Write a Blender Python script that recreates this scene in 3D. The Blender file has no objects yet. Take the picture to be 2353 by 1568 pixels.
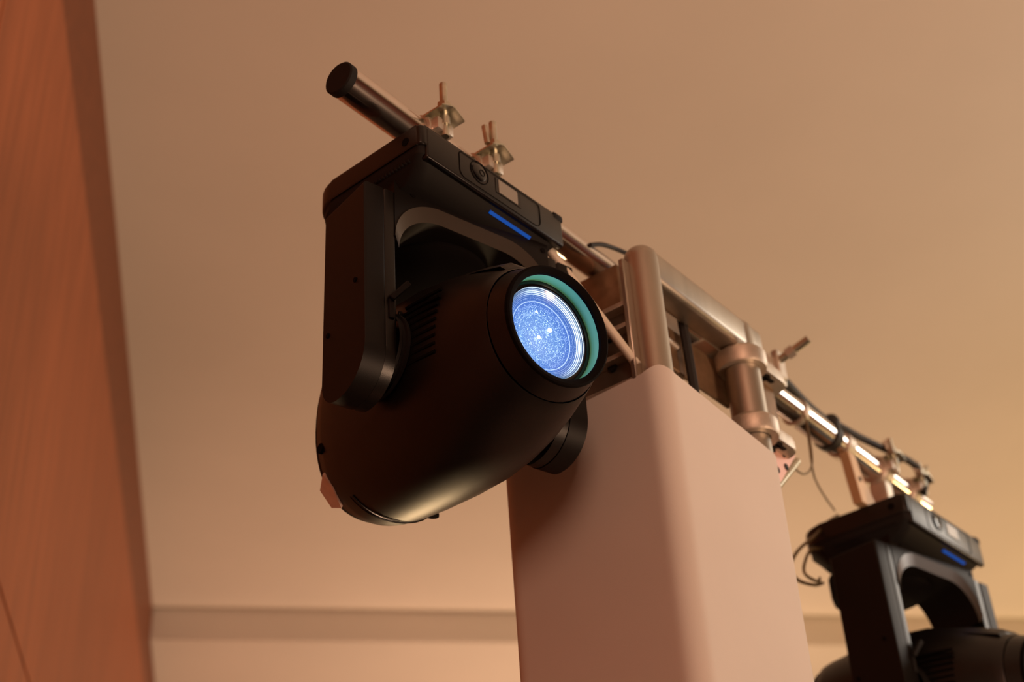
import bpy, bmesh, math, random
from mathutils import Vector, Matrix
random.seed(7)
C = bpy.context.scene.collection
S = bpy.context.scene
PI = math.pi

# ------------------------------------------------------------------ camera
def az(d):
    d = math.radians(d); return Vector((math.sin(d), math.cos(d), 0))
PITCH, ROLL = math.radians(33.0), math.radians(3.9)
Fv = Vector((0, math.cos(PITCH), math.sin(PITCH)))
U0 = Vector((0, -math.sin(PITCH), math.cos(PITCH)))
R0 = Vector((1, 0, 0))
Rv = math.cos(ROLL) * R0 - math.sin(ROLL) * U0
Uv = math.sin(ROLL) * R0 + math.cos(ROLL) * U0
cam = bpy.data.cameras.new('camera')
co = bpy.data.objects.new('camera', cam); C.objects.link(co)
co.matrix_world = Matrix(((Rv.x, Uv.x, -Fv.x, 0), (Rv.y, Uv.y, -Fv.y, 0), (Rv.z, Uv.z, -Fv.z, 1.6), (0, 0, 0, 1)))
cam.sensor_width = 36; cam.lens = 3280 * 36 / 2353
cam.clip_start = 0.05; cam.clip_end = 100
cam.dof.use_dof = True; cam.dof.focus_distance = 1.95; cam.dof.aperture_fstop = 3.2
S.camera = co

# ------------------------------------------------------------------ world, lights, exposure
S.view_settings.view_transform = 'Standard'; S.view_settings.look = 'None'
S.view_settings.gamma = 1; S.view_settings.use_curve_mapping = False
S.view_settings.exposure = 0.0
w = bpy.data.worlds.new('hall_air'); S.world = w; w.use_nodes = True
bg = w.node_tree.nodes['Background']; bg.inputs[0].default_value = (1, .62, .4, 1); bg.inputs[1].default_value = 0.02

def lamp(name, loc, aim, size, power, col, sizey=None, spread=180):
    l = bpy.data.lights.new(name, 'AREA'); l.energy = power; l.color = col
    l.shape = 'RECTANGLE' if sizey else 'DISK'; l.size = size
    if sizey: l.size_y = sizey
    l.spread = math.radians(spread)
    o = bpy.data.objects.new(name, l); C.objects.link(o); o.location = loc
    o.rotation_euler = (Vector(aim) - Vector(loc)).to_track_quat('-Z', 'Y').to_euler()
    return o
WARM = (1.0, .60, .36)
YEL, PINK = (1.0, .67, .30), (1.0, .605, .38)
lamp('uplight_right', (7.5, 6.5, 1.6), (5.0, 6.2, 5.4), 1.2, 118, YEL, spread=150)
lamp('uplight_far', (0.4, 10.2, 0.6), (0.2, 9.6, 5.4), 1.0, 88, PINK, spread=140)
lamp('uplight_far_right', (5.5, 10.5, 1.6), (3.5, 9.5, 5.2), 1.0, 52, YEL, spread=150)
lamp('uplight_near', (3.4, 0.3, 0.8), (0.8, 2.2, 5.4), 1.0, 64, PINK, spread=130)
lamp('fill_behind', (0.45, -4.2, 3.3), (0.3, 2.1, 2.4), 1.6, 128, (1.0, .53, .34))  # unseen fill lamp added to brighten the tower's left face
lamp('pendant_glow', (5.2, 4.3, 4.5), (1.2, 2.7, 2.8), 1.4, 54, (1.0, .90, .78))
lamp('stage_wash', (-0.50, 6.9, 1.75), (0.0, 1.75, 2.6), .6, 4.5, (1.0, .66, .34), spread=70)

# ------------------------------------------------------------------ materials
def mat(name, col, rough=.5, metal=0., spec=.5, vary=0., scale=20., bump=0., bscale=200., emit=None, estr=0., stretch=None):
    m = bpy.data.materials.new(name); m.use_nodes = True
    nt = m.node_tree; b = nt.nodes['Principled BSDF']
    b.inputs['Base Color'].default_value = (*col, 1); b.inputs['Roughness'].default_value = rough
    b.inputs['Metallic'].default_value = metal; b.inputs['Specular IOR Level'].default_value = spec
    tc = nt.nodes.new('ShaderNodeTexCoord'); mp = nt.nodes.new('ShaderNodeMapping')
    nt.links.new(tc.outputs['Object'], mp.inputs[0])
    if stretch: mp.inputs['Scale'].default_value = stretch
    if vary:
        n = nt.nodes.new('ShaderNodeTexNoise'); n.inputs['Scale'].default_value = scale; n.inputs['Detail'].default_value = 6
        nt.links.new(mp.outputs[0], n.inputs[0])
        r = nt.nodes.new('ShaderNodeValToRGB')
        r.color_ramp.elements[0].position = .3; r.color_ramp.elements[1].position = .7
        r.color_ramp.elements[0].color = (*[c * (1 - vary) for c in col], 1)
        r.color_ramp.elements[1].color = (*[min(1, c * (1 + vary)) for c in col], 1)
        nt.links.new(n.outputs['Fac'], r.inputs[0]); nt.links.new(r.outputs[0], b.inputs['Base Color'])
    if bump:
        n2 = nt.nodes.new('ShaderNodeTexNoise'); n2.inputs['Scale'].default_value = bscale
        nt.links.new(mp.outputs[0], n2.inputs[0])
        bp = nt.nodes.new('ShaderNodeBump'); bp.inputs['Strength'].default_value = bump; bp.inputs['Distance'].default_value = .002
        nt.links.new(n2.outputs['Fac'], bp.inputs['Height']); nt.links.new(bp.outputs[0], b.inputs['Normal'])
    if emit:
        b.inputs['Emission Color'].default_value = (*emit, 1); b.inputs['Emission Strength'].default_value = estr
    return m

M = {}
M['plaster'] = mat('plaster', (.78, .72, .66), .9, vary=.025, scale=1.2, bump=.1, bscale=60)
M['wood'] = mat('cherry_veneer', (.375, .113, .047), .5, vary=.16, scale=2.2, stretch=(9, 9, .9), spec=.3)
M['woodtop'] = mat('cherry_top_strip', (.21, .062, .025), .5, vary=.15, scale=2.2, stretch=(.9, 9, 9), spec=.3)  # darker cherry tone for the strip along the wall top
M['carpet'] = mat('dark_carpet', (.05, .035, .03), .95, vary=.3, scale=30, bump=.4, bscale=300)
M['spandex'] = mat('white_spandex', (.69, .66, .63), .75, vary=.02, scale=6, bump=.05, bscale=500)
M['black'] = mat('black_satin_plastic', (.006, .0048, .0043), .36, spec=.42, bump=.06, bscale=900)
M['blackside'] = mat('black_side_plastic', (.005, .0036, .0032), .5, spec=.25, bump=.06, bscale=900)
M['dark'] = mat('black_rubber', (.006, .005, .005), .7, spec=.3)
M['groove'] = mat('panel_groove', (.004, .003, .003), .9, spec=.1)
M['gloss'] = mat('gloss_black', (.004, .004, .005), .18, spec=.5)
M['screen'] = mat('grey_display', (.26, .24, .21), .25, spec=.5)
M['led'] = mat('blue_status_light', (.0, .02, .1), .4, emit=(.0, .10, .55), estr=.55)
M['chrome'] = mat('polished_aluminium', (.76, .70, .66), .17, metal=1, vary=.05, scale=30)
M['alu'] = mat('brushed_aluminium', (.50, .46, .40), .42, metal=1, vary=.12, scale=25, stretch=(1, 1, .15))
M['cast'] = mat('cast_aluminium', (.66, .60, .52), .5, metal=.85, vary=.12, scale=40, bump=.2, bscale=300)
M['zinc'] = mat('zinc_plated_steel', (.62, .60, .50), .35, metal=1, vary=.15, scale=60)
M['steel'] = mat('dark_bracket_steel', (.22, .14, .08), .5, metal=.6, vary=.2, scale=40)
M['cream'] = mat('cream_painted_rod', (.72, .68, .58), .4)
M['tape'] = mat('torn_tape', (.85, .70, .60), .6, vary=.1, scale=80)
M['cable'] = mat('black_cable', (.012, .010, .009), .6)
M['wire'] = mat('bronze_wire', (.16, .11, .05), .4, metal=.6)
M['teal'] = mat('coated_barrel', (.22, .95, .62), .3, spec=.5)

def lens_mat():
    m = bpy.data.materials.new('lit_lens'); m.use_nodes = True
    nt = m.node_tree; N = nt.nodes; L = nt.links
    b = N['Principled BSDF']; b.inputs['Base Color'].default_value = (.01, .02, .06, 1); b.inputs['Roughness'].default_value = .15
    tc = N.new('ShaderNodeTexCoord'); sx = N.new('ShaderNodeSeparateXYZ'); L.new(tc.outputs['Object'], sx.inputs[0])
    cb = N.new('ShaderNodeCombineXYZ'); L.new(sx.outputs[0], cb.inputs[0]); L.new(sx.outputs[2], cb.inputs[1])
    ln = N.new('ShaderNodeVectorMath'); ln.operation = 'LENGTH'; L.new(cb.outputs[0], ln.inputs[0])
    rr = N.new('ShaderNodeMath'); rr.operation = 'DIVIDE'; rr.inputs[1].default_value = .068; L.new(ln.outputs['Value'], rr.inputs[0])
    def ramp(src, stops):
        r = N.new('ShaderNodeValToRGB'); e = r.color_ramp.elements
        e[0].position, e[0].color = stops[0][0], (*stops[0][1], 1); e[1].position, e[1].color = stops[-1][0], (*stops[-1][1], 1)
        for p, c in stops[1:-1]:
            k = e.new(p); k.color = (*c, 1)
        L.new(src, r.inputs[0]); return r.outputs[0]
    base = ramp(rr.outputs[0], [(0, (.24, .40, .86)), (.45, (.15, .32, .76)), (.7, (.08, .20, .66)), (.86, (.05, .14, .48)), (1, (.08, .14, .22))])
    rings = []
    K = (.75, .9, 1.0)
    Zr = (0, 0, 0)
    def peaks(lst):
        st = [(0, Zr)]
        for c, w_, a in lst:
            st += [(c - w_, Zr), (c, tuple(a * k for k in K)), (c + w_, Zr)]
        st.append((1, Zr)); return st
    r1 = ramp(rr.outputs[0], peaks([(.50, .012, .45), (.655, .008, .3), (.735, .014, 1.0), (.80, .006, .5), (.835, .006, .5)]))
    r2 = ramp(rr.outputs[0], peaks([(.865, .010, .9), (.895, .010, 1.0), (.925, .014, 1.0), (.955, .006, .7), (.985, .008, 1.0)]))
    # lens-edge reflections painted as bright rings, stronger on one side
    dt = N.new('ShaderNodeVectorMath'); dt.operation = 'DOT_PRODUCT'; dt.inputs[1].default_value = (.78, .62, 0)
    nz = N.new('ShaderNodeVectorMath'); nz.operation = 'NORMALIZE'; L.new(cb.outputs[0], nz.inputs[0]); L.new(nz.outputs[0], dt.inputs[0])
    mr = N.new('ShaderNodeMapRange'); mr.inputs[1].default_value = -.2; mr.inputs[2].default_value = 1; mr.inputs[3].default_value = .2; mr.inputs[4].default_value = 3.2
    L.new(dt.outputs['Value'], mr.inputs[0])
    # dust on the glass
    def dust(scale, thr, amp):
        v = N.new('ShaderNodeTexVoronoi'); v.inputs['Scale'].default_value = scale; L.new(tc.outputs['Object'], v.inputs[0])
        q = N.new('ShaderNodeMapRange'); q.inputs[1].default_value = thr; q.inputs[2].default_value = thr * .4; q.inputs[3].default_value = 0; q.inputs[4].default_value = amp
        L.new(v.outputs['Distance'], q.inputs[0])
        n = N.new('ShaderNodeTexNoise'); n.inputs['Scale'].default_value = scale * .35; L.new(tc.outputs['Object'], n.inputs[0])
        q2 = N.new('ShaderNodeMapRange'); q2.inputs[1].default_value = .30; q2.inputs[2].default_value = .55; L.new(n.outputs['Fac'], q2.inputs[0])
        mu = N.new('ShaderNodeMath'); mu.operation = 'MULTIPLY'; L.new(q.outputs[0], mu.inputs[0]); L.new(q2.outputs[0], mu.inputs[1]); return mu.outputs[0]
    d1, d2 = dust(640, .42, 1.5), dust(300, .26, 2.0)
    ad = N.new('ShaderNodeMath'); ad.operation = 'ADD'; L.new(d1, ad.inputs[0]); L.new(d2, ad.inputs[1])
    msk = ramp(rr.outputs[0], [(0, (1, 1, 1)), (.6, (.8, .8, .8)), (.72, (.3, .3, .3)), (1, (.1, .1, .1))])
    md = N.new('ShaderNodeMath'); md.operation = 'MULTIPLY'; L.new(ad.outputs[0], md.inputs[0]); L.new(msk, md.inputs[1])
    def mix(a, bb, f=1.0, mode='ADD'):
        x = N.new('ShaderNodeMix'); x.data_type = 'RGBA'; x.blend_type = mode; x.clamp_factor = False
        if isinstance(f, float): x.inputs[0].default_value = f
        else: L.new(f, x.inputs[0])
        L.new(a, x.inputs[6])
        if isinstance(bb, tuple): x.inputs[7].default_value = (*bb, 1)
        else: L.new(bb, x.inputs[7])
        return x.outputs[2]
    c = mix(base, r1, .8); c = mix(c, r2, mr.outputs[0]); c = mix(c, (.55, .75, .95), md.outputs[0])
    L.new(c, b.inputs['Emission Color']); b.inputs['Emission Strength'].default_value = 1.0
    return m
M['lens'] = lens_mat()
M['glint'] = mat('painted_glint', (1, 1, 1), .3, emit=(.85, .95, 1), estr=6)  # reflections in the lens, painted as glowing spots

# ------------------------------------------------------------------ mesh builder
class MB:
    def __init__(s): s.bm = bmesh.new()
    def _xf(s, vs, mtx):
        if mtx is not None: bmesh.ops.transform(s.bm, matrix=mtx, verts=vs)
    def box(s, x0, x1, y0, y1, z0, z1, bev=0, seg=2, mtx=None):
        r = bmesh.ops.create_cube(s.bm, size=1)
        vs = r['verts']
        for v in vs: v.co = Vector(((x0 + x1) / 2 + v.co.x * (x1 - x0), (y0 + y1) / 2 + v.co.y * (y1 - y0), (z0 + z1) / 2 + v.co.z * (z1 - z0)))
        if bev:
            es = list({e for v in vs for e in v.link_edges})
            o = bmesh.ops.bevel(s.bm, geom=es, offset=bev, segments=seg, affect='EDGES', profile=.5)
            vs = list({v for f in o['faces'] for v in f.verts} | {v for v in vs if v.is_valid})
        s._xf(vs, mtx); return s
    def tube(s, pts, r, n=12, cap=True, smooth=0):
        P = [Vector(p) for p in pts]
        if smooth and len(P) > 2:
            Q = []
            E = [2 * P[0] - P[1]] + P + [2 * P[-1] - P[-2]]
            for i in range(1, len(E) - 2):
                for k in range(smooth):
                    t = k / smooth; a, b, c, d = E[i - 1:i + 3]
                    Q.append(.5 * ((2 * b) + (c - a) * t + (2 * a - 5 * b + 4 * c - d) * t * t + (3 * b - a - 3 * c + d) * t ** 3))
            P = Q + [P[-1]]
        rings = []; up = None
        for i, p in enumerate(P):
            t = (P[min(i + 1, len(P) - 1)] - P[max(i - 1, 0)]).normalized()
            if up is None: up = t.orthogonal().normalized()
            up = (up - t * up.dot(t)); up = up.normalized() if up.length > 1e-6 else t.orthogonal().normalized()
            bi = t.cross(up); rr = r[i] if isinstance(r, (list, tuple)) else r
            rings.append([s.bm.verts.new(p + rr * (math.cos(a) * up + math.sin(a) * bi)) for a in [2 * PI * k / n for k in range(n)]])
        s._skin(rings, cap); return s
    def _skin(s, rings, cap=True):
        n = len(rings[0])
        for a, b in zip(rings, rings[1:]):
            for k in range(n): s.bm.faces.new((a[k], a[(k + 1) % n], b[(k + 1) % n], b[k]))
        if cap:
            s.bm.faces.new(rings[0][::-1]); s.bm.faces.new(rings[-1])
    def lathe(s, prof, axis='z', n=48, mtx=None, closed=False):
        rings = []
        for r, h in prof:
            ring = []
            for k in range(n):
                a = 2 * PI * k / n; x, y = r * math.cos(a), r * math.sin(a)
                ring.append(s.bm.verts.new({'z': (x, y, h), 'y': (x, h, y), 'x': (h, x, y)}[axis]))
            rings.append(ring)
        if closed: rings.append(rings[0])
        s._skin(rings, False)
        if not closed:
            if prof[0][0] > 1e-5: pass
        vs = [v for r in rings for v in r]
        s._xf(list(set(vs)), mtx); return s
    def loft(s, secs, cap=True, cap0=True):
        rings = [[s.bm.verts.new(p) for p in sec] for sec in secs]
        s._skin(rings, cap and cap0)
        if cap and not cap0: s.bm.faces.new(rings[-1])
        return s
    def prism(s, outline, a0, a1, axis='z', bev=0, seg=2, mtx=None):
        def P(u, v, h): return {'z': (u, v, h), 'y': (u, h, v), 'x': (h, u, v)}[axis]
        A = [s.bm.verts.new(P(u, v, a0)) for u, v in outline]; B = [s.bm.verts.new(P(u, v, a1)) for u, v in outline]
        n = len(A); fs = []
        for k in range(n): fs.append(s.bm.faces.new((A[k], A[(k + 1) % n], B[(k + 1) % n], B[k])))
        fa = s.bm.faces.new(A[::-1]); fb = s.bm.faces.new(B)
        vs = A + B
        if bev:
            es = list(set(fa.edges) | set(fb.edges))
            o = bmesh.ops.bevel(s.bm, geom=es, offset=bev, segments=seg, affect='EDGES', profile=.5)
            vs = list({v for f in o['faces'] for v in f.verts} | {v for v in vs if v.is_valid})
        s._xf(vs, mtx); return s
    def build(s, name, material, parent=None, off=(0, 0, 0), rot=None, loc=None, sharp=40, label=None, kind=None):
        bmesh.ops.recalc_face_normals(s.bm, faces=s.bm.faces[:])
        if off != (0, 0, 0): bmesh.ops.translate(s.bm, vec=Vector(off), verts=s.bm.verts[:])
        me = bpy.data.meshes.new(name); s.bm.to_mesh(me); s.bm.free()
        for p in me.polygons: p.use_smooth = True
        me.set_sharp_from_angle(angle=math.radians(sharp))
        me.materials.append(material)
        o = bpy.data.objects.new(name, me); C.objects.link(o)
        if parent: o.parent = parent
        if loc: o.location = loc
        if rot: o.rotation_euler = rot
        if label: o['label'] = label
        if kind: o['kind'] = kind
        return o

def thing(name, label, cat, loc=(0, 0, 0), rotz=0, group=None):
    o = bpy.data.objects.new(name, None); C.objects.link(o); o.empty_display_size = .1
    o.location = loc; o.rotation_euler = (0, 0, rotz); o['label'] = label; o['category'] = cat
    if group: o['group'] = group
    return o
def rrect(x0, x1, y0, y1, rads, n=8):
    """rounded rectangle, corner radii in order (x1,y1),(x0,y1),(x0,y0),(x1,y0)"""
    out = []
    for (cx, cy, a0), r in zip(((x1, y1, 0), (x0, y1, 90), (x0, y0, 180), (x1, y0, 270)), rads):
        sx, sy = (1 if cx == x1 else -1), (1 if cy == y1 else -1)
        for k in range(n + 1):
            a = math.radians(a0 + 90 * k / n)
            out.append((cx - sx * r + r * math.cos(a), cy - sy * r + r * math.sin(a)))
    return out

# ------------------------------------------------------------------ room (hall axes: x to the right, y into the hall)
HR = math.radians(11.9)
def struct(mb, name, m, parent=None, kind='structure'):
    o = mb.build(name, m, parent)
    if parent is None: o.rotation_euler = (0, 0, HR); o['kind'] = 'structure'
    return o
XL, XR, YB, YS, YF, H, H2 = -.626, 10.0, -6.0, 9.12, 14.0, 5.4, 5.183
struct(MB().box(XL - .3, XR + .3, YB - .3, YF + .3, -.12, 0), 'floor', M['carpet'])
ce = struct(MB().box(XL - .3, XR + .3, YB - .3, YF + .3, H, H + .15), 'ceiling', M['plaster'])
struct(MB().box(XL, XR, YS, YF, H2, H, .004, 1), 'soffit', M['plaster'], ce)
struct(MB().box(XR, XR + .3, YB, YF, 0, H), 'wall_right', M['wood'])
struct(MB().box(XL, XR, YF, YF + .3, 0, H2), 'wall_far', M['plaster'])
struct(MB().box(XL, XR, YB - .3, YB, 0, H), 'wall_near', M['wood'])
wl = struct(MB().box(XL - .3, XL - .03, YB, YF, 0, H), 'wall_left', M['groove'])
ZJ, ZC = 3.13, 4.83
ys = [YB, -3.6, -1.16, 2.50, 6.14 + 3.2, YF]
g = .006
for i in range(len(ys) - 1):
    for (z0, z1) in ((0.02, ZJ), (ZJ, ZC)):
        ytop = ys[i + 1]
        struct(MB().box(XL - .03, XL, ys[i] + g, ytop - g, z0 + g, z1 - g if z1 == ZJ else z1, .002, 1), 'wood_panel', M['wood'], wl)
struct(MB().prism([(XL - .03, ZC + .002), (XL - .006, ZC + .002), (XL - .001, H), (XL - .03, H)], YB, YF, 'y'), 'top_strip', M['woodtop'], wl)

# ------------------------------------------------------------------ rig frame: x along the pipe, y away from the camera side, z up, origin at the pipe end
RO = Vector((-.22589, 1.53433, 3.07474)); RR = math.radians(90 - 36.701)
def rig(x, y, z): return RO + Matrix.Rotation(RR, 3, 'Z') @ Vector((x, y, z))

# pipe
PL = 1.97
pt_ = thing('truss_pipe', 'long polished aluminium pipe with black end cap carrying both stage lights', 'pipe', rig(0, 0, 0), RR)
MB().tube([(0.004, 0, 0), (PL, 0, 0)], .0265, 40).build('tube', M['chrome'], pt_)
MB().lathe([(0.0, -.003), (.025, -.003), (.0272, -.001), (.0272, .010), (.02, .010)], 'x', 40).build('end_cap', M['dark'], pt_, label='black plastic end cap')
MB().tube([(1.36, 0, 0), (1.52, 0, 0)], .0285, 32).build('joint_sleeve', M['chrome'], pt_)
MB().tube([(1.35, 0, 0), (1.362, 0, 0)], .031, 32).build('sleeve_collar', M['cast'], pt_)

# tower
X1, X2, Y1, Y2, ZB = .560, .860, -.138, .115, -3.0747
TX, TY = (X1 + X2) / 2, (Y1 + Y2) / 2
tw = thing('truss_tower', 'square aluminium truss tower rising out of the white cover', 'truss', rig(TX, TY, ZB), RR)
to = (-TX, -TY, -ZB)
for cx in (X1, X2):
    for cy in (Y1, Y2):
        m = MB(); r = .0285
        m.lathe([(r, ZB + .012), (r, -.102), (r * .93, -.091), (r * .7, -.083), (r * .35, -.079), (.0005, -.078)], 'z', 28, Matrix.Translation((cx, cy, 0)))
        m.build('chord', M['alu'], tw, to)
def bar(x0, y0, x1, y1, zc, wd, ht, name='top_bar', m='alu'):
    d = Vector((x1 - x0, y1 - y0, 0)); Ln = d.length
    mt = Matrix.Translation((x0, y0, zc)) @ Matrix.Rotation(math.atan2(d.y, d.x), 4, 'Z')
    MB().box(0, Ln, -wd / 2, wd / 2, -ht / 2, ht / 2, .012, 3, mt).build(name, M[m], tw, to)
bar(X1, Y1, X2 + .055, Y1, -.115, .05, .062)
bar(X1, Y2, X2 + .03, Y2, -.115, .05, .062)
bar(X2, Y1 + .02, X2, Y2, -.115, .04, .05)
for z in (-1.05, -1.4, -1.7, -2.3, -2.9):
    for a, b in (((X1, Y1), (X2, Y1)), ((X1, Y2), (X2, Y2)), ((X1, Y1), (X1, Y2)), ((X2, Y1), (X2, Y2))):
        MB().tube([(*a, z), (*b, z)], .009, 10).build('lacing', M['alu'], tw, to)
        MB().tube([(*a, z), (*b, z + .55)], .009, 10).build('lacing', M['alu'], tw, to)
MB().box(TX - .3, TX + .3, TY - .3, TY + .3, ZB + .001, ZB + .013, .002, 1).build('base_plate', M['steel'], tw, to)
# side connection plate on the face towards the pipe end, with ribs and bolt holes
m = MB(); m.box(X1 - .020, X1 - .012, Y1 + .015, Y2 + .02, -.33, -.19, .002, 1); m.box(X1 - .046, X1 - .012, Y1 + .006, Y1 + .016, -.345, -.115, .002, 1)
m.build('side_plate', M['alu'], tw, to)
m = MB()
for z in (-.195, -.235, -.285, -.338): m.box(X1 - .040, X1 - .019, Y1 + .014, Y2 + .02, z - .004, z + .004, .001, 1)
m.build('plate_rib', M['cast'], tw, to)
for (y, z) in ((-.075, -.235), (-.03, -.228), (-.075, -.29), (-.02, -.287), (.04, -.238), (.03, -.30)):
    MB().lathe([(.0005, X1 - .0255), (.008, X1 - .0255), (.008, X1 - .015)], 'x', 14, Matrix.Translation((0, y, z))).build('bolt_hole', M['dark'], tw, to)
# inner sleeve block that the pipe runs through
m = MB(); m.box(X1 + .06, X2 - .02, -.055, .075, -.16, -.03, .006, 2); m.build('sleeve_block', M['steel'], tw, to)
m = MB(); m.box(X1 + .045, X2 + .01, -.10, -.092, -.235, -.150, .002, 1); m.build('inner_plate', M['steel'], tw, to)
MB().tube([(X1 + .03, -.10, -.115), (X1 + .085, -.10, -.175), (X1 + .15, -.10, -.185)], .006, 10, smooth=4).build('inner_hook', M['cast'], tw, to)
# white brace rods from the pipe down to the side plate
for (a, b) in (((.362, -.028, -.028), (X1 - .035, Y1 + .01, -.315)), ((.30, .028, -.028), (X1 - .03, Y2, -.315))):
    MB().tube([a, b], .0075, 12).build('brace_rod', M['cream'], tw, to)
# tower clamp: two cast rings round the right chord, joined by a web, with an eye bolt
def hub(z, lugx):
    m = MB()
    m.lathe([(.030, z - .018), (.043, z - .018), (.046, z - .012), (.046, z + .010), (.040, z + .017), (.030, z + .017), (.030, z - .018)], 'z', 32, Matrix.Translation((X2, Y1, 0)))
    m.prism(rrect(X2 + .02, lugx, Y1 - .03, Y1 + .05, (.03, .012, .012, .03)), z - .012, z + .010, 'z', .004, 2)
    o = m.build('clamp_ring', M['cast'], tw, to)
    MB().tube([(X2 + .052, Y1 - .014, z - .0135), (X2 + .052, Y1 - .014, z - .005)], .012, 16).build('lug_hole', M['dark'], o)
    MB().box(X2 + .046, X2 + .082, Y1 - .022, Y1 - .010, z - .0135, z - .006, .004, 2).build('lug_slot', M['dark'], o)
    for ch in o.children:
        for v in ch.data.vertices: v.co += Vector(to)
hub(-.163, X2 + .125); hub(-.300, X2 + .118)
MB().box(X2 + .030, X2 + .105, Y1 - .004, Y1 + .006, -.29, -.170, .002, 1).build('web_plate', M['steel'], tw, to)
MB().lathe([(.0285, -.29), (.0315, -.288), (.0315, -.182), (.0285, -.18)], 'z', 28, Matrix.Translation((X2, Y1, 0))).build('chord_sleeve', M['alu'], tw, to)
m = MB(); m.prism([(X2 + .045, -.297), (X2 + .15, -.290), (X2 + .06, -.385), (X2 + .045, -.385)], Y1 - .003, Y1 + .003, 'y', .001, 1); gs = m.build('gusset_plate', mat('pinkish_gusset', (.70, .42, .36), .5, metal=.3), tw, to)
for (x, z) in ((.062, -.312), (.098, -.308), (.064, -.352), (.10, -.333)):
    MB().lathe([(.0005, Y1 - .0045), (.0065, Y1 - .0045), (.0065, Y1)], 'y', 14, Matrix.Translation((X2 + x, 0, z))).build('gusset_hole', M['dark'], tw, to)
MB().tube([(X2 + .05, Y1, -.392), (X2 + .20, Y1 + .02, -.275)], .007, 10).build('brace_rod', M['zinc'], tw, to)

# eye bolt coupler on the pipe beside the tower
ec = thing('pipe_coupler', 'cast coupler with long eye bolt on the pipe right of the tower', 'clamp', rig(1.165, 0, 0), RR)
eo = (-1.13, 0, -.0)
MB().lathe([(.0268, 1.085), (.036, 1.085), (.039, 1.092), (.039, 1.168), (.036, 1.175), (.0268, 1.175), (.0268, 1.085)], 'x', 28).build('coupler_shell', M['cast'], ec, eo)
MB().box(1.095, 1.165, -.066, -.034, -.035, .02, .006, 2).build('coupler_lug', M['cast'], ec, eo)
MB().tube([(1.13, -.05, .005), (1.136, -.140, .034)], .0085, 12).build('eye_bolt', M['zinc'], ec, eo)
MB().tube([(1.1335, -.09, .0185), (1.134, -.106, .0235)], .013, 6).build('nut', M['cast'], ec, eo)
MB().box(1.12, 1.15, -.075, -.06, -.03, .035, .003, 1).build('washer_plate', M['cast'], ec, eo)

# stretch cover
def cover():
    x0, x1, y0, y1 = .514, .880, -.178, .150
    out = rrect(x0, x1, y0, y1, (.035, .035, .038, .040), 8)
    m = MB(); secs = []
    def top(u, v):
        a = max(0, 1 - math.hypot(u - x0, v - y0) / .10)
        return -.352 + .030 * a * a - .015 * min(1, max(0, (u - .66) / .2)) + .0
    zs = [0, .012, .05, .15, .35, .7, 1.1, 1.6, 2.1, 2.55, 2.68]
    for dz in zs:
        k = dz / 2.68
        waist = .006 * math.sin(PI * min(1, k * 1.0))
        sec = []
        for (u, v) in out:
            du, dv = u - (x0 + x1) / 2, v - (y0 + y1) / 2
            sc = 1 - waist / .18
            t = top(u, v); z = t + (-3.05 - t) * k
            sec.append(((x0 + x1) / 2 + du * sc, (y0 + y1) / 2 + dv * sc, z))
        secs.append(sec)
    inner = [(p[0] + ((x0 + x1) / 2 - p[0]) * .02, p[1] + ((y0 + y1) / 2 - p[1]) * .02, p[2] - .0) for p in secs[0]]
    inner2 = [(p[0] + ((x0 + x1) / 2 - p[0]) * .02, p[1] + ((y0 + y1) / 2 - p[1]) * .02, p[2] - .4) for p in secs[0]]
    m.loft([inner2, inner] + secs, cap=False)
    cx, cy = TX, TY
    o = m.build('tower_cover', M['spandex'], None, (-cx, -cy, 3.05))
    o.location = rig(cx, cy, -3.05); o.rotation_euler = (0, 0, RR)
    o['label'] = 'white stretch fabric cover pulled over the square truss tower'; o['category'] = 'cover'
cover()

# ------------------------------------------------------------------ hanging clamps
def pipe_clamp(x, drop, label, wing=True, top=.088, two=False):
    t = thing('pipe_clamp', label, 'clamp', rig(x, 0, 0), RR, 'clamps holding the stage lights')
    h = .021
    m = MB()
    m.lathe([(.0268, -h), (.032, -h), (.034, -h + .003), (.034, h - .003), (.032, h), (.0268, h), (.0268, -h)], 'x', 28)
    m.build('clamp_ring', M['cast'], t)
    m = MB(); m.box(-.019, .019, -.047, -.029, -.012, .012, .004, 2); m.build('bolt_lug', M['cast'], t)
    m = MB(); m.box(-.016, .016, .030, .050, -.008, .020, .006, 2); m.build('hinge_lug', M['steel'], t)
    by = -.044
    MB().tube([(0, by, -.020), (0, by, top)], .0064, 14).build('threaded_stud', M['zinc'], t)
    m = MB()                                     # winged square flange, bent like a shallow roof
    m.prism([(-.026, .020), (-.002, .034), (.004, .034), (.027, .020), (.027, .017), (.004, .030), (-.002, .030), (-.026, .017)], by - .019, by + .022, 'y', .0008, 1)
    m.build('flange_plate', M['zinc'], t)
    MB().tube([(0, by, .032), (0, by, .046)], .0115, 6).build('nut', M['zinc'], t)
    MB().tube([(0, by, .001), (0, by, .018)], .0095, 12).build('spacer', M['zinc'], t)
    if wing: MB().tube([(-.011, by + .004, .040), (-.014, by + .006, min(.076, top - .008))], .005, 8).build('wing', M['zinc'], t)
    if two: MB().tube([(.012, by - .004, .040), (.030, by - .008, .062)], .006, 8).build('wing', M['zinc'], t)
    m = MB(); m.box(-.018, .018, -.02, .02, -drop, -.030, .003, 1); m.build('mounting_foot', M['cast'], t)
    return t

# ------------------------------------------------------------------ moving head stage light
def superell(hw, up, dn, y, n=2.25, k=56, cz=0):
    out = []
    for i in range(k):
        a = 2 * PI * i / k; c, s_ = math.cos(a), math.sin(a)
        out.append((hw * math.copysign(abs(c) ** (2 / n), c), y, cz + (up if s_ > 0 else dn) * math.copysign(abs(s_) ** (2 / n), s_)))
    return out

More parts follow.
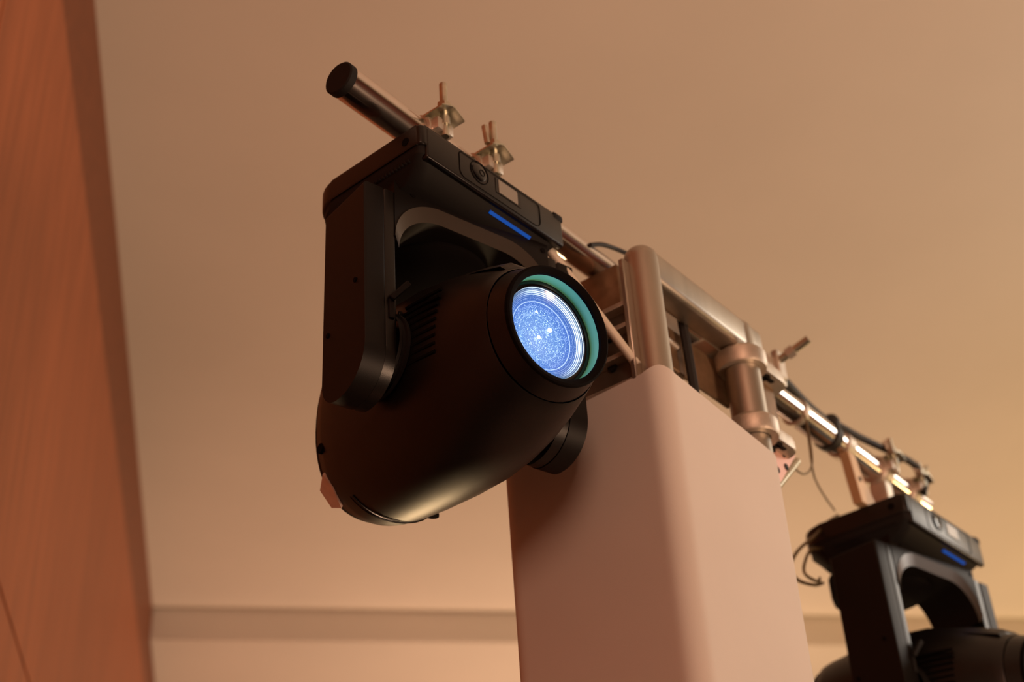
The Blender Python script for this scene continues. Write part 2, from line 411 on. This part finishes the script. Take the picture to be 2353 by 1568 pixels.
def moving_head(loc, rotz, yaw, tilt, label, lit=True, drop=.28):
    t = thing('moving_head', label, 'stage light', loc, rotz)
    B, BS = M['black'], M['blackside']
    bx, yf, yr = .163, -.091, .152
    # base: slab with full-height front, tray below inset at the sides
    m = MB(); m.prism(rrect(-bx, bx, yf, yr, (.055, .055, .010, .012)), .024, .061, 'z', .004, 3); base = m.build('base', B, t)
    m = MB()
    lo = [(x * .93, y, -.002) for x, y in rrect(-bx, bx, yf + .012, yr - .015, (.05, .05, .02, .02))]
    mid = [(x * .985, y, .010) for x, y in rrect(-bx, bx, yf + .003, yr - .004, (.055, .055, .012, .012))]
    hi = [(x * .985, y, .0245) for x, y in rrect(-bx, bx, yf + .003, yr - .004, (.055, .055, .012, .012))]
    lo2 = [(x, y, -.018) for x, y, z in [(a * .88, b * .95 + .0, 0) for a, b in rrect(-bx, bx, yf + .034, yr - .02, (.05, .05, .025, .025))]]
    m.loft([lo2, lo, mid, hi]); m.build('base_tray', M['dark'], t)
    m = MB(); m.box(-bx + .012, bx - .001, yf - .001, yf + .012, .002, .060, .004, 3); m.build('front_panel', B, t)
    MB().tube([(-bx + .02, yf + .0015, .0015), (bx - .01, yf + .0015, .0015)], .0022, 8).build('front_lip', M['gloss'], t)
    # side vent slots
    m = MB()
    for k in range(22):
        y = -.062 + k * .0066
        m.box(-bx * .962 - .0035, -bx * .962 + .003, y - .0012, y + .0012, .004, .021)
        m.box(bx * .962 - .003, bx * .962 + .0035, y - .0012, y + .0012, .004, .021)
    m.build('side_vent', M['dark'], t, kind='stuff')
    MB().lathe([(.0005, -bx - .0008), (.007, -bx - .0008), (.007, -bx + .004)], 'x', 16, Matrix.Translation((0, -.06, .041))).build('screw_hole', M['groove'], t)
    m = MB(); m.box(bx - .022, bx + .0015, yf - .002, yf + .03, .052, .0645, .003, 2); m.build('corner_clip', M['dark'], t)
    # control panel: outline, dial, display
    def front_ring(name, outl, w_, y0, mtl, par=t):
        mm = MB(); n = len(outl)
        cx = sum(p[0] for p in outl) / n; cz = sum(p[1] for p in outl) / n
        inn = [(cx + (p[0] - cx) * (1 - w_ / max(.004, math.hypot(p[0] - cx, p[1] - cz))), cz + (p[1] - cz) * (1 - w_ / max(.004, math.hypot(p[0] - cx, p[1] - cz)))) for p in outl]
        a = [(p[0], y0, p[1]) for p in outl]; b_ = [(p[0], y0 - .0008, p[1]) for p in outl]
        c_ = [(p[0], y0 - .0008, p[1]) for p in inn]; d = [(p[0], y0, p[1]) for p in inn]
        mm.loft([a, b_, c_, d], cap=False); return mm.build(name, mtl, par)
    yp = yf - .0012
    front_ring('panel_outline', rrect(-.082, .105, .008, .056, (.008, .006, .012, .014), 5), .0012, yp, M['groove'])
    circ = lambda cx, cz, r: [(cx + r * math.cos(2 * PI * k / 28), cz + r * math.sin(2 * PI * k / 28)) for k in range(28)]
    m = MB(); m.lathe([(.0005, yp - .0022), (.0125, yp - .0022), (.0150, yp - .0012), (.0150, yp + .001)], 'y', 28, Matrix.Translation((-.037, 0, .0385))); dial = m.build('dial', M['gloss'], t)
    front_ring('dial_ring', circ(-.037, .0385, .0205), .0012, yp, M['groove'])
    front_ring('dial_mark', circ(-.033, .0385, .006), .0012, yp - .002, M['groove'], dial)
    MB().box(-.0565, -.050, yp - .001, yp + .001, .034, .044, .001, 1).build('button', M['groove'], t)
    m = MB(); m.box(.000, .058, yp - .0006, yp + .001, .0225, .0515, 0); m.build('display_bezel', B, t)
    m = MB(); m.prism(rrect(.006, .050, .0245, .0495, (.003, .001, .001, .001), 3), yp - .0014, yp, 'y'); m.build('display', M['screen'], t, label='pale grey display window')
    mt = Matrix.Translation((.048, -.0755, -.0054)) @ Matrix.Rotation(math.radians(57), 4, 'X')
    m = MB(); m.box(-.046, .048, -.0012, .0012, -.0027, .0027, 0, 2, mt); m.build('led_strip', M['led'], t, label='glowing blue status light strip')
    # ---------------- yoke
    ty = -drop; ex = drop - .28                  # tilt axis height
    yk = bpy.data.objects.new('yoke', None); C.objects.link(yk); yk.parent = t; yk.rotation_euler = (0, 0, yaw)
    yd = .054
    def arm_outline(off=0, top=.255, y0=-yd, y1=yd):
        o = [(y1 - off, top - off), (y0 + off, top - off)]
        r0, r1 = .062, .040
        for k in range(13):
            a = math.radians(180 + 90 * k / 12); o.append((y0 + off + (r0 - off) * (1 + math.cos(a)), -.082 + off + (r0 - off) * (1 + math.sin(a))))
        for k in range(13):
            a = math.radians(270 + 90 * k / 12); o.append((y1 - off - (r1 - off) * (1 - math.cos(a)), -.082 + off + (r1 - off) * (1 + math.sin(a))))
        return [(p[0], p[1] + ty) for p in o]
    for s_ in (-1, 1):
        m = MB(); m.prism(arm_outline(.0, .252 + ex), min(s_ * .1625, s_ * .196), max(s_ * .1625, s_ * .196), 'x', .0035, 3); m.build('arm_cover', BS, yk)
        m = MB(); m.prism(arm_outline(.0012, .255 + ex), min(s_ * .144, s_ * .1615), max(s_ * .144, s_ * .1615), 'x', .002, 2); m.build('arm_frame', B, yk)
        m = MB(); m.lathe([(.062, s_ * .145), (.062, s_ * .140), (.060, s_ * .138), (.060, s_ * .134), (.064, s_ * .133), (.064, s_ * .128), (.055, s_ * .126)], 'x', 40, Matrix.Translation((0, 0, ty))); m.build('pivot_ring', M['dark'], yk)
        MB().lathe([(.0005, s_ * .1975), (.004, s_ * .1975), (.004, s_ * .194)], 'x', 12, Matrix.Translation((0, .040, ty + .035))).build('screw_head', M['groove'], yk)
        MB().lathe([(.0005, s_ * .1975), (.004, s_ * .1975), (.004, s_ * .194)], 'x', 12, Matrix.Translation((0, -.030, ty + .09))).build('screw_head', M['groove'], yk)
    # bridge with arch
    def arch(hw, top, drop, r):
        pts = []
        for k in range(17):
            a = PI - (PI / 2) * k / 16; pts.append((-hw + r + r * math.cos(a), drop + (top - drop) * math.sin(a)))
        for k in range(17):
            a = PI / 2 - (PI / 2) * k / 16; pts.append((hw - r + r * math.cos(a), drop + (top - drop) * math.sin(a)))
        return pts
    A0 = [(x, z + ty) for x, z in arch(.1445, .255 + ex, .175 + ex, .085)]; A1 = [(x, z + ty) for x, z in arch(.1345, .232 + ex, .160 + ex, .080)]
    tp = [(.1455, -.006), (-.1455, -.006)]
    m = MB(); bm = m.bm
    def row(pts, y): return [bm.verts.new((x, y, z)) for x, z in pts]
    fr, fr2, bk = row(A0, -yd), row(A1, -yd + .006), row([(x, z + ty) for x, z in arch(.1345, .232 + ex, .150 + ex, .080)], yd)
    n = len(fr); tf = row([(x, -.004) for x, z in A0], -yd); tb = row([(x, -.004) for x, z in A0], yd)
    for k in range(n - 1):
        bm.faces.new((tf[k], tf[k + 1], fr[k + 1], fr[k])); bm.faces.new((fr[k], fr[k + 1], fr2[k + 1], fr2[k]))
        bm.faces.new((fr2[k], fr2[k + 1], bk[k + 1], bk[k])); bm.faces.new((bk[k], bk[k + 1], tb[k + 1], tb[k])); bm.faces.new((tb[k], tb[k + 1], tf[k + 1], tf[k]))
    for k in (0, n - 1): bm.faces.new((tf[k], fr[k], fr2[k], bk[k], tb[k]))
    m.build('yoke_bridge', BS, yk)
    m = MB(); bm = m.bm
    f1, f2, f3, f4 = row([(x, z - .0005) for x, z in A0], -yd - .001), row([(x, z - .0012) for x, z in A1], -yd + .0045), row([(x, z + .0012) for x, z in A1], -yd + .0052), row(A0, -yd + .004)
    for k in range(n - 1):
        for a, b in ((f1, f2), (f2, f3), (f3, f4), (f4, f1)): bm.faces.new((a[k], a[k + 1], b[k + 1], b[k]))
    m.build('arch_edge', M['lit_edge'], yk, label='curved edge of the arch with light painted in')
    for x in (-.112, .135): MB().lathe([(.0005, -yd - .0012), (.0045, -yd - .0012), (.0045, -yd + .003)], 'y', 12, Matrix.Translation((x, 0, -.018))).build('screw_head', M['groove'], yk)
    MB().lathe([(.0005, -.062), (.086, -.061), (.097, -.054), (.100, -.04), (.100, -.006)], 'z', 48, Matrix.Translation((0, .075, 0))).build('pan_bearing', M['groove'], yk)
    mt = Matrix.Translation((-.1515, -yd - .004, ty + .062)) @ Matrix.Rotation(math.radians(38), 4, 'Y') @ Matrix.Rotation(math.radians(12), 4, 'X')
    m = MB(); m.box(-.0045, .0045, -.005, .005, -.006, .034, .0015, 1, mt); m.box(-.1565, -.1475, -yd - .002, -yd + .004, ty + .028, ty + .066, .001, 1); m.build('lock_lever', M['dark'], yk)
    # ---------------- head (front = -y)
    hd = bpy.data.objects.new('head', None); C.objects.link(hd); hd.parent = t
    hd.location = Vector((0, 0, ty)); hd.rotation_euler = Matrix.Rotation(yaw, 3, 'Z').to_4x4().to_3x3().__matmul__(Matrix.Rotation(tilt, 3, 'X')).to_euler()
    F0 = -.226
    prof = [(.034, .0960, .0960, .0985), (.036, .0975, .0975, .1000), (.055, .1040, .1050, .1085), (.085, .1130, .1150, .1220), (.12, .1200, .1260, .1370), (.16, .1250, .1360, .1485), (.21, .1275, .1450, .1565), (.27, .1265, .1500, .1600), (.33, .1225, .1500, .1605), (.38, .1175, .1470, .1590), (.42, .1120, .1420, .1550), (.440, .1075, .1380, .1500), (.4445, .103, .133, .146)]
    m = MB(); m.loft([superell(a, b, c, F0 + s_, 2.05 + .25 * min(1, s_ / .2)) for s_, a, b, c in prof], cap0=False); m.build('head_shell', B, hd)
    m = MB(); m.loft([superell(a, b, c, F0 + s_, 2.0) for s_, a, b, c in ((.004, .0870, .0870, .0875), (.010, .0890, .0890, .0900), (.022, .0925, .0925, .0945), (.0325, .0955, .0955, .0978), (.0335, .090, .090, .092))], cap=False); m.build('front_collar', B, hd)
    m = MB(); m.lathe([(.0868, F0 + .012), (.0880, F0 + .004), (.0872, F0 + .0005), (.0845, F0 - .001), (.0790, F0 + .001), (.0765, F0 + .0035), (.0765, F0 + .008), (.08, F0 + .012)], 'y', 64); m.build('lens_bezel', M['groove'], hd)
    m = MB(); m.lathe([(.0768, F0 + .007), (.0764, F0 + .0265)], 'y', 64); m.build('lens_barrel', M['teal'], hd, label='teal coated inner barrel')
    m = MB(); m.lathe([(.0766, F0 + .0262), (.0700, F0 + .0250), (.0675, F0 + .0262), (.0675, F0 + .031)], 'y', 64); m.build('lens_gasket', M['gloss'], hd)
    lens = MB(); lens.lathe([(.0678, 0.0)] + [(.068 * (1 - k / 24) + .0003, .020 * (1 - (1 - k / 24) ** 2)) for k in range(1, 25)], 'y', 72)
    lo_ = lens.build('lens', M['lens'] if lit else M['gloss'], hd, label='glowing blue white glass lens flecked with dust' if lit else None)
    lo_.location = (0, F0 + .0285, 0)
    if lit:
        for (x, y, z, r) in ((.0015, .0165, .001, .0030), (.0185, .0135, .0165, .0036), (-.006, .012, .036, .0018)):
            m = MB(); m.lathe([(.0002, -r * .5), (r * .7, -r * .3), (r, 0), (r * .7, r * .5), (.0002, r * .6)], 'y', 14, Matrix.Translation((x, F0 + .0285 + y, z))); m.build('lens_glint', M['glint'], hd)  # reflections along the lens axis, built as glowing beads
    # rear cap with fins
    m = MB(); m.loft([superell(.101, .131, .144, F0 + .444, 2.3), superell(.099, .129, .142, F0 + .458, 2.3), superell(.094, .12, .134, F0 + .466, 2.3)]); m.build('rear_cap', M['dark'], hd)
    m = MB()
    for k in range(5):
        q = F0 + .390 + k * .009
        sec = superell(.1160 - k * .0026, .1455, .1588 - k * .0022, q, 2.3, 56)
        lowpts = [p for p in sec if p[2] < -.095 and p[0] > -.07]
        lowpts.sort(key=lambda p: p[0]); 
        if len(lowpts) > 2: m.tube([(p[0] * 1.004, p[1], p[2] * 1.004) for p in lowpts], .0011, 6)
    m.build('rear_fin', M['gloss'], hd, kind='stuff')
    # top cover strip and side vents
    m = MB(); top = []
    for s_, a, b in ((.045, .05, .099), (.05, .062, .106), (.10, .066, .1215), (.20, .07, .1455), (.30, .07, .1515), (.38, .066, .1485)):
        top.append([(-a, F0 + s_, b * .86), (-a * .7, F0 + s_, b * .985), (0, F0 + s_, b * 1.018), (a * .7, F0 + s_, b * .985), (a, F0 + s_, b * .86), (0, F0 + s_, b * .8)])
    m.loft(top); m.build('top_cover', B, hd)
    for s_ in (-1, 1):
        m = MB()
        for k in range(9):
            z = -.030 + k * .0125
            xs = .1262 * (1 - (abs(z) / .155) ** 2.3) ** (1 / 2.3)
            m.tube([(s_ * (xs - .0072), F0 + .118, z), (s_ * (xs - .0032), F0 + .150, z), (s_ * (xs - .0008), F0 + .195, z)], .0030, 6)
        m.build('side_vent', M['groove'], hd, kind='stuff')
        for k in range(4):
            z = -.020 + k * .028
            xs = .128 * (1 - (abs(z) / .155) ** 2.3) ** (1 / 2.3)
            MB().box(s_ * xs - .003, s_ * xs + .003, F0 + .202, F0 + .207, z - .004, z + .004, .001, 1).build('vent_clip', B, hd)
    MB().lathe([(.0005, 0), (.010, 0), (.010, .004)], 'z', 16, Matrix.Translation((.062, F0 + .372, -.1440))).build('screw_hole', M['groove'], hd)
    MB().lathe([(.0005, 0), (.008, 0), (.008, .006)], 'x', 16, Matrix.Translation((-.1075, F0 + .425, -.062))).build('screw_hole', M['groove'], hd)
    if lit:
        m = MB(); bm = m.bm
        pts = [(-.092, F0 + .432, -.094), (-.078, F0 + .424, -.116), (-.056, F0 + .434, -.137), (-.062, F0 + .452, -.133), (-.084, F0 + .451, -.112)]
        a = [bm.verts.new(p) for p in pts]; b = [bm.verts.new((p[0] * 1.03, p[1] + .001, p[2] * 1.03)) for p in pts]
        bm.faces.new(a[::-1]); bm.faces.new(b)
        for k in range(5): bm.faces.new((a[k], a[(k + 1) % 5], b[(k + 1) % 5], b[k]))
        m.build('tape_scrap', M['tape'], hd, label='torn pale tape on the rear edge')
    return t
M['lit_edge'] = mat('satin_lit_edge', (.050, .042, .035), .25, spec=.8)  # light caught by the arch bevel, painted as a lighter tone
bz = math.radians(90 - 39)
moving_head(rig(.265, .016, -.122), bz, math.radians(-11), math.radians(6), 'large black moving head stage light with glowing blue lens near the pipe end')
f2 = moving_head(rig(1.764, -.014, -.211), bz, math.radians(-7), math.radians(4), 'dark moving head stage light with unlit front at the far right of the pipe', lit=False, drop=.31)
f2.scale = (1.10, 1.10, 1.10)
pipe_clamp(.184, .060, 'zinc clamp with single upright stud nearest the black pipe end', False)
pipe_clamp(.306, .060, 'zinc clamp with upright stud and short wing above the glowing stage light')
pipe_clamp(1.735, .143, 'zinc clamp half hidden by black cable above the right stage light', top=.070)
pipe_clamp(1.885, .143, 'zinc winged clamp standing clear above the right stage light', top=.066, two=True)
hb = thing('hanger_bracket', 'brown tapered hanger bracket between pipe and rear of right stage light', 'bracket', rig(1.56, 0, 0), RR)
MB().lathe([(.0268, -.014), (.031, -.014), (.031, .014), (.0268, .014), (.0268, -.014)], 'x', 24).build('hanger_ring', M['cast'], hb)
MB().prism([(-.022, -.027), (.012, -.027), (.030, -.085), (.085, -.135), (.085, -.1435), (.000, -.1435), (-.010, -.09)], -.022, .000, 'y', .002, 1).build('hanger_plate', mat('brown_bracket', (.55, .36, .20), .5, metal=.3), hb)
MB().lathe([(.0005, -.0235), (.006, -.0235), (.006, -.02)], 'y', 14, Matrix.Translation((.012, 0, -.085))).build('bolt_hole', M['dark'], hb)

# ------------------------------------------------------------------ cables, straps and small hardware
def cable(name, label, cat, pts, r, m, n=10, smooth=6):
    P = [Vector(p) for p in pts]; o = P[0]
    mb = MB(); mb.tube([p - o for p in P], r, n, smooth=smooth)
    ob = mb.build(name, m); ob.location = rig(*o); ob.rotation_euler = (0, 0, RR); ob['label'] = label; ob['category'] = cat
    return ob
cable('power_cable', 'short black cable arching from the pipe into the tower top', 'cable', [(.585, -.028, .002), (.62, -.032, .020), (.67, -.032, .036), (.70, -.04, .035), (.70, -.075, .0), (.66, -.085, -.10), (.66, -.09, -.16)], .0042, M['cable'])
cable('long_cable', 'black cable running along the top of the pipe right of the tower', 'cable', [(.905, -.095, -.05), (.96, -.07, .0), (1.08, -.045, .035), (1.25, -.020, .044), (1.40, -.004, .040), (1.49, 0, .038)], .0115, M['cable'])
st = thing('strap', 'black strap wound round the pipe with a knotted end on top', 'strap', rig(1.50, 0, 0), RR)
MB().lathe([(.0287, -.011), (.0325, -.011), (.0325, .011), (.0287, .011), (.0287, -.011)], 'x', 28).build('loop', M['cable'], st)
m = MB(); m.lathe([(.0005, .030), (.013, .032), (.020, .042), (.020, .056), (.014, .066), (.0005, .069)], 'z', 16); m.build('knot', M['cable'], st, (.020, -.004, -.010))
cable('sagging_cable', 'black cable stretched from the strap knot to the right clamps', 'cable', [(1.525, -.010, .040), (1.62, -.020, .040), (1.74, -.030, .050), (1.845, -.040, .056), (1.890, -.044, .044), (1.896, -.046, .014), (1.872, -.046, -.018)], .0085, M['cable'])
cable('hanging_strap', 'flat black strap hanging inside the tower frame', 'strap', [(.715, -.112, -.105), (.717, -.115, -.20), (.720, -.116, -.34), (.722, -.116, -.45)], .0085, M['cable'], 8)
cable('thin_wire', 'thin bronze wire looping below the pipe beside the strap', 'wire', [(1.19, -.03, -.165), (1.23, -.03, -.188), (1.28, -.03, -.185), (1.325, -.03, -.140), (1.335, -.03, -.05), (1.335, -.027, -.02)], .0022, M['wire'])
cable('safety_wire', 'thin bronze safety wire hanging down to the right stage light', 'wire', [(1.335, -0.03, -0.03), (1.387, -0.0, -0.122), (1.464, 0.03, -0.117), (1.561, 0.06, -0.105), (1.654, 0.085, -0.094)], .0020, M['wire'])
cable('looped_cable', 'slim bronze cable looping at the rear corner of the right stage light', 'cable', [(1.70, .10, -.085), (1.62, .10, -.135), (1.566, .10, -.178), (1.464, .10, -.247), (1.417, .10, -.297), (1.433, .10, -.323), (1.507, .10, -.313), (1.575, .11, -.285)], .0038, M['wire'])
cable('looped_cable', 'shorter bronze cable loop inside the longer one by the right stage light', 'cable', [(1.585, .10, -.205), (1.523, .10, -.228), (1.476, .10, -.280), (1.480, .10, -.300), (1.53, .10, -.298), (1.575, .115, -.272)], .0034, M['wire'])
